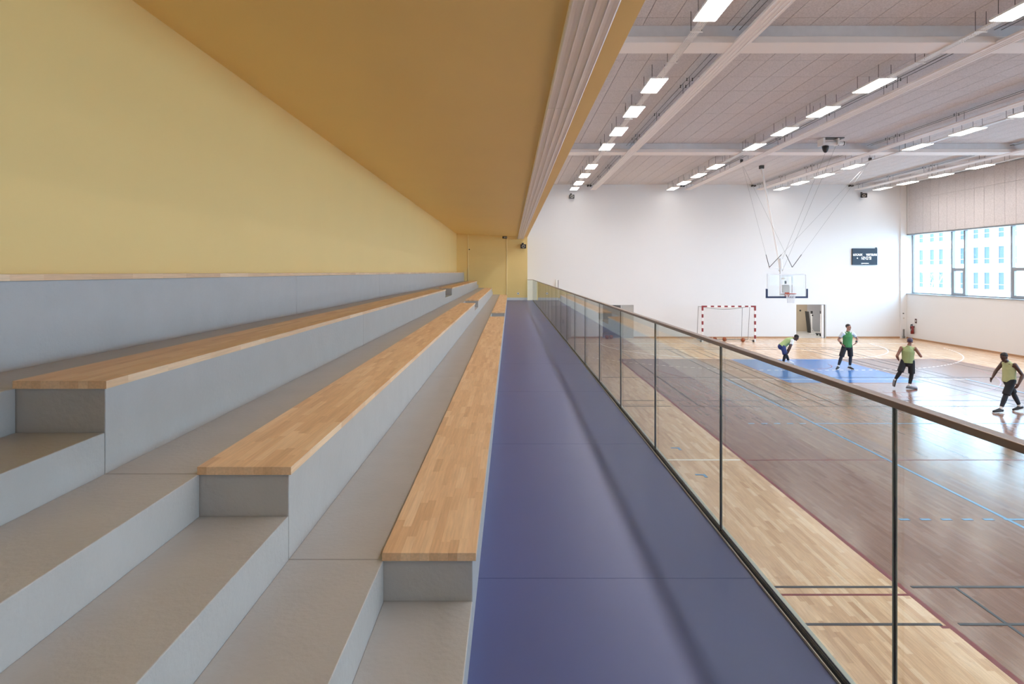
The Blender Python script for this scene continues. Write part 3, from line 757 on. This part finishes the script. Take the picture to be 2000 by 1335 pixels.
# basketballs
def ball(x, y, label):
    t = thing('basketball', (x, y, 0), label, 'ball', 'basketballs on the floor')
    MB().ball((x, y, .12), .12, n=24, m=16).build('ball_skin', ball_mat, t, smooth=True)
    m = MB(); rot = Matrix.Rotation(rb.uniform(0, 3), 3, 'X') @ Matrix.Rotation(rb.uniform(0, 3), 3, 'Y')
    for ax in range(3):
        pts = []
        for k in range(24):
            a = 2 * math.pi * k / 24; c_, s_ = math.cos(a) * .1195, math.sin(a) * .1195
            pts.append(Vector((x, y, .12)) + rot @ Vector(((c_, s_, 0), (c_, 0, s_), (0, c_, s_))[ax]))
        m.path(pts, .0035, 4, True)
    m.build('seam', black, t)
ball(13.33, 33.95, 'basketball lying in the goal mouth, nearest the right goal post')
ball(12.42, 34.35, 'basketball lying in front of the middle of the goal net')
ball(11.88, 34.4, 'basketball at the left of the goal net, next to the leftmost one')
ball(11.6, 34.38, 'leftmost basketball in the goal, half hidden by the handrail')
ball(5.8, 35.5, 'basketball at the left storage opening, the left one of the pair')
ball(6.06, 35.55, 'basketball at the left storage opening, the right one of the pair')

# ------------------------------------------------------------------ suspended basketball hoop
t = thing('basketball_hoop', (CX, 26.9, 2.86), 'ceiling suspended basketball hoop with clear backboard and white mast', 'basketball hoop')
BY = 26.9; bx0, bx1 = CX - .9, CX + .9
bb = B('backboard', (bx0, bx1, BY - .01, BY + .01, 2.87, 3.92), acrylic, t)
fr = MB(); e = .05
for d_ in ((bx0, bx1, 3.87, 3.92), (bx0, bx1, 2.87, 2.92), (bx0, bx0 + e, 2.92, 3.87), (bx1 - e, bx1, 2.92, 3.87)): fr.box(d_[0], d_[1], BY - .014, BY + .014, d_[2], d_[3])
fr.build('white_border', rail_white, bb)
sq = MB(); a0, a1, c0, c1 = CX - .295, CX + .295, 3.02, 3.47
for d_ in ((a0, a1, c1 - .05, c1), (a0, a1, c0, c0 + .05), (a0, a0 + .05, c0 + .05, c1 - .05), (a1 - .05, a1, c0 + .05, c1 - .05)): sq.box(d_[0], d_[1], BY - .0135, BY + .0125, d_[2], d_[3])
sq.build('target_square', rail_white, bb)
pad = MB().box(bx0 - .04, bx1 + .04, BY - .045, BY + .045, 2.82, 2.9).box(bx0 - .04, bx0 + .02, BY - .045, BY + .045, 2.9, 3.24).box(bx1 - .02, bx1 + .04, BY - .045, BY + .045, 2.9, 3.24)
pad.build('edge_padding', navy, t)
HY = BY - .375; HZ_ = 3.03
rimo = MB().path([(CX + .225 * math.cos(a), HY + .225 * math.sin(a), HZ_) for a in [2 * math.pi * k / 28 for k in range(28)]], .013, 8, True).box(CX - .09, CX + .09, BY - .16, BY - .012, HZ_ - .03, HZ_ + .012).box(CX - .1, CX + .1, BY - .03, BY - .012, HZ_ - .14, HZ_ + .05)
rimo = rimo.build('rim', rim_red, t)
m = MB(); nr = 12
def NP(k, j):
    rr = [.225, .19, .165, .15, .14][j]; a = 2 * math.pi * (k + (.5 if j % 2 else 0)) / nr
    return (CX + rr * math.cos(a), HY + rr * math.sin(a), HZ_ - .012 - .1 * j)
for j in range(4):
    for k in range(nr):
        m.tube(NP(k, j), NP(k, j + 1), .006, n=4, cap=False); m.tube(NP(k, j), NP(k - 1 if j % 2 == 0 else k + 1, j + 1), .006, n=4, cap=False)
m.build('hoop_net', net_mat, rimo)
# carrier frame behind the board
PY = 27.5
m = MB().box(CX - .04, CX + .04, PY - .04, PY + .04, 2.95, 4.3).box(CX - .3, CX - .24, BY + .02, BY + .06, 2.95, 3.85).box(CX + .24, CX + .3, BY + .02, BY + .06, 2.95, 3.85)
m.box(CX - .24, CX + .24, BY + .02, BY + .06, 3.79, 3.85).box(CX - .3, CX + .3, BY + .03, BY + .06, 2.95, 3.0)
for z in (3.05, 3.7):
    m.box(CX - .04, CX + .04, BY + .06, PY - .04, z - .03, z + .03)
m.build('carrier_frame', rail_white, t)
B('height_box', (CX - .16, CX + .16, BY + .05, BY + .14, 2.97, 3.42), pm('pale_box', srgb(206, 202, 196), .5), t, bevel=.01)
B('crank', (CX - .03, CX + .03, BY + .1, BY + .16, 3.42, 3.6), dark_metal, t)
m = MB().tube((CX, 29.6, 9.2), (CX, PY + .05, 4.2), .05, .05, 12); m.build('mast', rail_white, t, smooth=False)
B('mast_hinge', (CX - .09, CX + .09, 29.5, 29.7, 9.15, ZC), dark_metal, t)
MB().tube((CX, PY + .05, 4.62), (CX, PY, 4.15), .085, n=12).build('mast_sleeve', rail_white, t)
B('spreader_bar', (CX - .53, CX + .53, PY - .03, PY + .03, 4.16, 4.22), rail_white, t)
pul = [Vector((10.93, 28.0, 9.15)), Vector((16.75, 27.6, 9.15))]
for p in pul:
    MB().box(p.x - .05, p.x + .05, p.y - .05, p.y + .05, 9.12, ZC).build('ceiling_pulley', dark_metal, t)
for p in pul:
    for s_ in (-.53, .53):
        q = Vector((CX + s_, PY, 4.22)); MB().tube(q, p, .004, n=5).build('guy_cable', grey_metal, t)
        MB().tube(q, q + (p - q) * .12, .014, n=6).build('turnbuckle', dark_metal, t)
win_p = Vector((12.62, 23.55, 8.75))
for dx, zt in ((-.1, 8.74), (.32, 9.02)):
    MB().tube((win_p.x + dx, win_p.y, zt), (CX + .05, PY - .05, 4.05 if dx > 0 else 4.6), .004, n=5).build('hoist_cable', grey_metal, t)
MB().path([(CX - .1, PY, 4.1), (CX, PY, 3.98), (CX + .1, PY, 4.1)], .02, 6).build('clamp', pale_metal, t)
# winch
t = thing('hoist_winch', (12.85, 23.5, 9.1), 'white electric winch with black hook cone below the roof beam', 'winch')
B('mounting_plate', (12.45, 13.2, 23.4, 23.75, ZC - .03, ZC + .0), dark_metal, t)
B('side_plate', (12.33, 12.41, 23.35, 23.8, ZC - .3, ZC - .03), rail_white, t); B('side_plate', (12.95, 13.0, 23.4, 23.75, ZC - .28, ZC - .03), rail_white, t)
MB().tube((12.41, 23.58, ZC - .2), (12.95, 23.58, ZC - .2), .085, n=16).build('drum', beam_white, t); MB().tube((13.0, 23.58, ZC - .2), (13.3, 23.58, ZC - .2), .075, n=16).build('motor', rail_white, t)
for x in (13.03, 13.24): MB().tube((x, 23.58, ZC - .2), (x + .03, 23.58, ZC - .2), .085, n=16).build('motor_band', dark_metal, t)
m = MB()
prof = [(.0, .27), (.11, .27), (.13, .25), (.12, .17), (.095, .08), (.05, .01), (.0, 0)]
cx_, cy_, cz_ = 12.52, 23.55, 8.73
rings = [m.ring(Vector((cx_, cy_, cz_ + z)), Vector((1, 0, 0)), Vector((0, 1, 0)), max(r_, .001), max(r_, .001), 16) for r_, z in prof]
for a, b in zip(rings, rings[1:]):
    for k in range(16): m.f.append((a[k], b[k], b[(k + 1) % 16], a[(k + 1) % 16]))
m.build('hook_cone', black_pl, t, smooth=True)
MB().tube((cx_, cy_, cz_ + .26), (cx_ + .05, 23.58, ZC - .2), .008, n=6).build('hook_cable', dark_metal, t)

# ------------------------------------------------------------------ people
def remesh(m, name, mat, parent, voxel, smooth=3, ground=None):
    me = bpy.data.meshes.new(name); me.from_pydata(m.v, [], m.f)
    bm = bmesh.new(); bm.from_mesh(me); bmesh.ops.recalc_face_normals(bm, faces=bm.faces); bm.to_mesh(me); bm.free()
    o = bpy.data.objects.new(name + '_tmp', me); C.objects.link(o)
    r = o.modifiers.new('r', 'REMESH'); r.mode = 'VOXEL'; r.voxel_size = voxel
    s = o.modifiers.new('s', 'SMOOTH'); s.iterations = smooth; s.factor = .5
    bpy.context.view_layer.update()
    out = bpy.data.meshes.new_from_object(o.evaluated_get(bpy.context.evaluated_depsgraph_get()))
    bpy.data.objects.remove(o)
    pl_ = wloc(parent)
    for v in out.vertices:
        v.co -= pl_
        if ground is not None and v.co.z < ground: v.co.z = ground
    for p in out.polygons: p.use_smooth = True
    out.materials.clear(); out.materials.append(mat); out.name = name
    return link(name, out, parent, pl_)
def ellchain(m, pts, lat, n=14, open_end=False):
    """chain of ellipse sections: (centre, half width along lat, half depth)"""
    for (p, a, b), (q, c, d_) in zip(pts, pts[1:]):
        p, q = Vector(p), Vector(q); ax = (q - p).normalized(); u = (Vector(lat) - ax * ax.dot(Vector(lat))).normalized(); v = ax.cross(u)
        i = m.ring(p, u, v, a, b, n); j = m.ring(q, u, v, c, d_, n)
        for k in range(n): m.f.append((i[k], i[(k + 1) % n], j[(k + 1) % n], j[k]))
        m.f.append(tuple(reversed(i))); m.f.append(tuple(j))
    for p, a, b in pts[1 if open_end else 0:]:
        m.ball(p, min(a, b) * .98)
def hand(m, wrist, tip_dir, side, curl):
    """palm with four fingers and a thumb; tip_dir = palm direction, side = thumb side, curl = finger bend direction"""
    d, s, c = Vector(tip_dir).normalized(), Vector(side).normalized(), Vector(curl).normalized()
    s = (s - d * s.dot(d)).normalized(); w_ = Vector(wrist)
    m.cap(w_, .024, w_ + d * .04, .026); 
    for k, (off, l) in enumerate(((.03, .072), (.011, .08), (-.009, .075), (-.027, .058))):
        b = w_ + d * .085 + s * off; m.cap(w_ + d * .02 + s * off * .6, .016, b, .012)
        j1 = b + (d + c * .3).normalized() * l * .5; j2 = j1 + (d + c * 1.0).normalized() * l * .5
        m.cap(b, .0105, j1, .0098); m.cap(j1, .0098, j2, .0085)
    tb = w_ + d * .03 + s * .03; t1 = tb + (d * .6 + s * .9).normalized() * .038; t2 = t1 + (d + s * .2 + c * .4).normalized() * .032
    m.cap(tb, .014, t1, .012); m.cap(t1, .012, t2, .0095)
def person(loc, label, J, face, skin, shirt, shorts, legs, shoes, sole, hair, sleeves=None, group='basketball players', lat=None, wrist=False, collar=False, knee_col=None, cap_col=None, long_sock=True):
    t = thing('person', loc, label, 'person', group)
    L0 = Vector(loc); P = {k: Vector(v) + L0 for k, v in J.items() if not k.startswith('hd')}
    lat = (P['shL'] - P['shR']).normalized(); f = Vector(face).normalized(); up = (P['head'] - P['neck']).normalized(); up = (up * .5 + Vector((0, 0, 1)) * .5).normalized()
    f = (f - up * f.dot(up)).normalized(); sd = f.cross(up)
    body = MB()
    hip = (P['hipL'] + P['hipR']) / 2
    spine = [(hip, .155, .115), (hip.lerp(P['chest'], .5), .145, .105), (P['chest'], .175, .12), (P['neck'] - (P['neck'] - P['chest']) * .25, .13, .085)]
    ellchain(body, spine, lat)
    body.cap(P['neck'] - (P['neck'] - P['chest']) * .2, .07, P['head'] - up * .06, .056)
    for s_ in 'LR':
        body.cap(P['chest'].lerp(P['sh' + s_], .55), .068, P['sh' + s_], .058); body.cap(P['sh' + s_], .057, P['el' + s_], .044); body.cap(P['el' + s_].lerp(P['wr' + s_], .25), .046, P['wr' + s_], .029); body.cap(P['el' + s_], .042, P['el' + s_].lerp(P['wr' + s_], .25), .046)
        body.cap(P['hip' + s_], .09, P['kn' + s_], .056); body.cap(P['kn' + s_], .058, P['kn' + s_].lerp(P['an' + s_], .3), .061); body.cap(P['kn' + s_].lerp(P['an' + s_], .3), .061, P['an' + s_], .04)
        hd = J.get('hd' + s_)
        if hd: hand(body, P['wr' + s_], *hd)
        body.cap(P['an' + s_], .042, P['an' + s_] + (P['to' + s_] - P['an' + s_]) * .45, .04)
    H = P['head']
    rot = Matrix((sd, f, up)).transposed()
    body.ball(H + up * .03, .076, .095, .1, 18, 12, rot); body.ball(H - up * .045 + f * .022, .058, .07, .075, 16, 10, rot)   # skull, jaw
    body.ball(H + f * .092 - up * .012, .014, .024, .026, 10, 8, rot); body.ball(H + f * .085 + up * .03, .045, .02, .012, 10, 8, rot)  # nose, brow
    body.ball(H + f * .086 - up * .062, .026, .014, .009, 10, 8, rot); body.ball(H + f * .078 - up * .098, .024, .022, .018, 10, 8, rot)  # mouth, chin
    for s_ in (-1, 1): body.ball(H + sd * .078 * s_ - f * .008, .01, .022, .032, 10, 8, rot)                      # ears
    remesh(body, 'body', skin, t, .0075, 2)
    for s_ in (-1, 1): MB().ball(H + f * .083 + sd * .032 * s_ + up * .008, .012, .01, .008, 8, 6, rot).build('eye', black_pl, t)
    hm = MB()
    hm.ball(H + up * .05 - f * .014, .084, .1, .09, 20, 12, rot); hm.v = [v if (Vector(v) - H).dot(up) > (.035 + .55 * max(0, (Vector(v) - H).dot(f)) - .1 * (1 if (Vector(v) - H).dot(f) < -.02 else 0)) else tuple(Vector(v) + (H + up * .04 - Vector(v)) * .25) for v in hm.v]
    hm.build('hair', hair, t, smooth=True)
    # clothing
    vest = MB()
    sp2 = [(hip + (P['chest'] - hip) * -.16, .188, .148), (hip.lerp(P['chest'], .5), .18, .138), (P['chest'], .195, .14), (P['neck'] - (P['neck'] - P['chest']) * .3, .14, .1)]
    ellchain(vest, sp2, lat, open_end=True)
    for s_ in 'LR': vest.cap(P['chest'].lerp(P['sh' + s_], .3) + (P['neck'] - P['chest']) * .2, .085, P['sh' + s_].lerp(P['chest'], .18) + (P['neck'] - P['chest']) * .06, .062)
    remesh(vest, 'vest', shirt, t, .011, 3)
    if sleeves:
        for s_ in 'LR':
            sm = MB().cap(P['chest'].lerp(P['sh' + s_], .5) + (P['neck'] - P['chest']) * .06, .076, P['sh' + s_], .068); sm.ball(P['sh' + s_], .067); sm.tube(P['sh' + s_], P['sh' + s_].lerp(P['el' + s_], .62), .067, .068, 14); remesh(sm, 'sleeve', sleeves, t, .011, 3)
        if collar:
            c0 = P['neck'] - (P['neck'] - P['chest']) * .12
            MB().path([c0 + lat * (.088 * math.cos(a)) + (P['neck'] - P['chest']).normalized().cross(lat) * (.075 * math.sin(a)) + Vector((0, 0, 1)) * (-.03 * (f.dot((P['neck'] - P['chest']).normalized().cross(lat) * math.sin(a)) > 0) * abs(math.sin(a))) for a in [2 * math.pi * k / 20 for k in range(20)]], .018, 6, True).build('collar', sleeves, t, smooth=True)
    sh = MB()
    ellchain(sh, [(hip + (P['chest'] - hip) * .12, .168, .13), (hip - (P['chest'] - hip).normalized() * .06, .18, .14)], lat)
    for s_ in 'LR':
        k = P['hip' + s_].lerp(P['kn' + s_], .96); sh.ball(P['hip' + s_], .105); sh.tube(P['hip' + s_], k, .105, .1, 16)
    remesh(sh, 'shorts', shorts, t, .012, 2)
    for s_ in 'LR':
        lg = MB().cap(P['hip' + s_].lerp(P['kn' + s_], .6), .078, P['kn' + s_], .064); lg.cap(P['kn' + s_], .063, P['kn' + s_].lerp(P['an' + s_], .3), .066); lg.cap(P['kn' + s_].lerp(P['an' + s_], .3), .066, P['an' + s_].lerp(P['kn' + s_], .22), .05)
        remesh(lg, 'legging', legs, t, .01, 3)
        sk = MB().cap(P['an' + s_].lerp(P['kn' + s_], .24), .049, P['an' + s_], .046); remesh(sk, 'sock', rail_white, t, .01, 2)
        an, to = P['an' + s_], P['to' + s_]; d_ = (to - an); hz = d_.copy(); 
        dn = Vector((0, 0, -1)) if abs(d_.normalized().z) < .7 else Vector((0, 0, -1))
        heel = an + dn * .035 - hz.normalized() * .05; mid = an.lerp(to, .55) + dn * .012
        sm = MB().cap(heel, .045, an + dn * .01, .05); sm.cap(heel, .045, mid, .048); sm.cap(an, .05, mid, .05); sm.cap(mid, .05, to, .036)
        shoe = remesh(sm, 'shoe', shoes, t, .009, 3, ground=0.004 - L0.z)
        so = MB(); base = min(heel.z, to.z) 
        ax = (to - heel).normalized(); u = ax.cross(Vector((0, 0, 1))).normalized(); nrm = u.cross(ax).normalized()
        hb = heel - nrm * .046 - ax * .045; tb = to - nrm * .036 + ax * .03
        lift = max(0, .012 - min(hb.z, tb.z)); hb.z += lift; tb.z += lift
        ctr = (hb + tb) / 2; so.obox(ctr, (tb - hb) / 2, u * .045, nrm * .012); so.build('sole', sole, shoe, bevel=.008)
    if wrist:
        for s_ in 'LR': MB().tube(P['wr' + s_].lerp(P['el' + s_], .08), P['wr' + s_].lerp(P['el' + s_], .36), .037, .042, 12).build('wristband', black_pl, t)
    return t
skin_a = pm('skin_light', srgb(176, 128, 106), .5); skin_b = pm('skin_dark', srgb(78, 52, 42), .5); skin_c = pm('skin_tan', srgb(140, 96, 78), .5)
green = pm('vest_green', srgb(72, 138, 80), .8, var=.12, scale=12); lime = pm('vest_lime', srgb(164, 186, 126), .8, var=.12, scale=12); lime2 = pm('vest_pale_lime', srgb(150, 163, 112), .8, var=.1, scale=12); lime3 = pm('vest_yellow_lime', srgb(178, 182, 134), .8, var=.1, scale=12)
cloth_white = pm('cloth_white', srgb(226, 228, 230), .8); cloth_black = pm('cloth_black', (.014, .014, .018), .8); blue_red = pm('shorts_blue', srgb(44, 60, 116), .7); hair_black = pm('hair_black', (.01, .009, .009), .7); hair_brown = pm('hair_dark_brown', srgb(50, 40, 38), .7)
shoe_black = pm('shoe_black', (.015, .015, .017), .5); shoe_grey = pm('shoe_grey', srgb(132, 136, 144), .5); legging_navy = pm('legging_navy', (.02, .024, .034), .7)
cap_plum = pm('cap_plum', srgb(74, 62, 84), .7)
# standing, hands on hips
J = dict(hipL=(.1, 0, .98), hipR=(-.1, 0, .98), knL=(.12, -.03, .53), knR=(-.26, -.03, .53), anL=(.12, .03, .1), anR=(-.36, .03, .1), toL=(.17, -.13, .045), toR=(-.48, -.08, .045),
         chest=(.02, 0, 1.36), neck=(.02, -.01, 1.57), head=(.03, -.03, 1.735), shL=(.215, 0, 1.5), shR=(-.185, 0, 1.5), elL=(.45, .06, 1.27), elR=(-.31, .08, 1.22),
         wrL=(.33, -.06, 1.1), wrR=(-.27, -.08, 1.05), hdL=((-.85, -.25, -.5), (0, -.6, .6), (-.4, .6, -.3)), hdR=((.6, -.1, -.75), (.2, -.8, .1), (.5, .5, 0)))
person((13.84, 24.35, 0), 'man in a bright green vest and black shorts standing with hands on hips', J, (.6, -.8, -.02), skin_a, green, cloth_black, legging_navy, shoe_black, rail_white, hair_brown, cloth_white, wrist=True, collar=True)
# bending over, hands on knees
J = dict(hipL=(-.2, .02, .82), hipR=(-.2, -.16, .8), knL=(.02, .07, .45), knR=(-.17, -.28, .45), anL=(.18, .1, .1), anR=(-.27, -.3, .1), toL=(.34, .04, .045), toR=(-.13, -.38, .045),
         chest=(.06, -.08, 1.03), neck=(.24, -.1, 1.12), head=(.37, -.14, 1.17), shL=(.17, .1, 1.08), shR=(.15, -.28, 1.06), elL=(.25, .14, .78), elR=(-.0, -.4, .8),
         wrL=(.1, .1, .58), wrR=(-.08, -.38, .57), hdL=((-.4, -.2, -.8), (.2, -.8, 0), (-.6, .0, -.5)), hdR=((-.5, .4, -.75), (.7, .3, 0), (-.4, .6, -.4)))
person((11.98, 25.75, 0), 'man in a lime vest and blue shorts bending forward with hands on his knees', J, (.85, -.4, -.32), skin_b, lime, blue_red, cloth_black, cloth_white, rail_white, hair_black, cloth_white)
# jogging away to the right
J = dict(hipL=(-.1, .05, .95), hipR=(.08, -.05, .95), knL=(-.26, .02, .58), knR=(.1, -.03, .52), anL=(-.4, .1, .27), anR=(.03, -.02, .1), toL=(-.42, .12, .1), toR=(.24, -.06, .045),
         chest=(.0, 0, 1.28), neck=(.03, .0, 1.47), head=(.06, -.0, 1.62), shL=(-.17, .09, 1.4), shR=(.19, -.08, 1.4), elL=(-.34, .06, 1.12), elR=(.3, -.2, 1.15),
         wrL=(-.2, .2, .98), wrR=(.34, .02, 1.25), hdL=((.5, .6, -.2), (0, .2, .9), (.3, .2, -.8)), hdR=((.2, .8, .5), (-.4, .1, .8), (.2, .3, .9)))
person((13.62, 20.3, 0), 'player in a pale olive vest and black shorts jogging away beyond the handrail', J, (.55, .83, 0), skin_c, lime2, cloth_black, cloth_black, shoe_grey, dark_metal, cap_plum)
# walking to the left, nearest
J = dict(hipL=(.06, .09, .92), hipR=(.06, -.09, .92), knL=(.26, .1, .52), knR=(-.12, -.1, .5), anL=(.46, .1, .13), anR=(-.27, -.1, .1), toL=(.28, .11, .045), toR=(-.48, -.12, .05),
         chest=(.06, 0, 1.26), neck=(.0, .0, 1.45), head=(-.1, -.02, 1.57), shL=(.04, .19, 1.38), shR=(.06, -.19, 1.38), elL=(-.1, .26, 1.14), elR=(.2, -.28, 1.1),
         wrL=(-.24, .22, .95), wrR=(.06, -.32, .87), hdL=((-.6, -.1, -.8), (-.5, -.2, .6), (.1, -.8, -.4)), hdR=((-.5, .1, -.85), (-.6, .1, .4), (.2, .7, -.3)))
person((14.2, 16.95, 0), 'player in a yellowish vest walking to the left, nearest to the viewer', J, (-.9, -.15, -.25), skin_b, lime3, cloth_black, legging_navy, shoe_black, rail_white, hair_black)
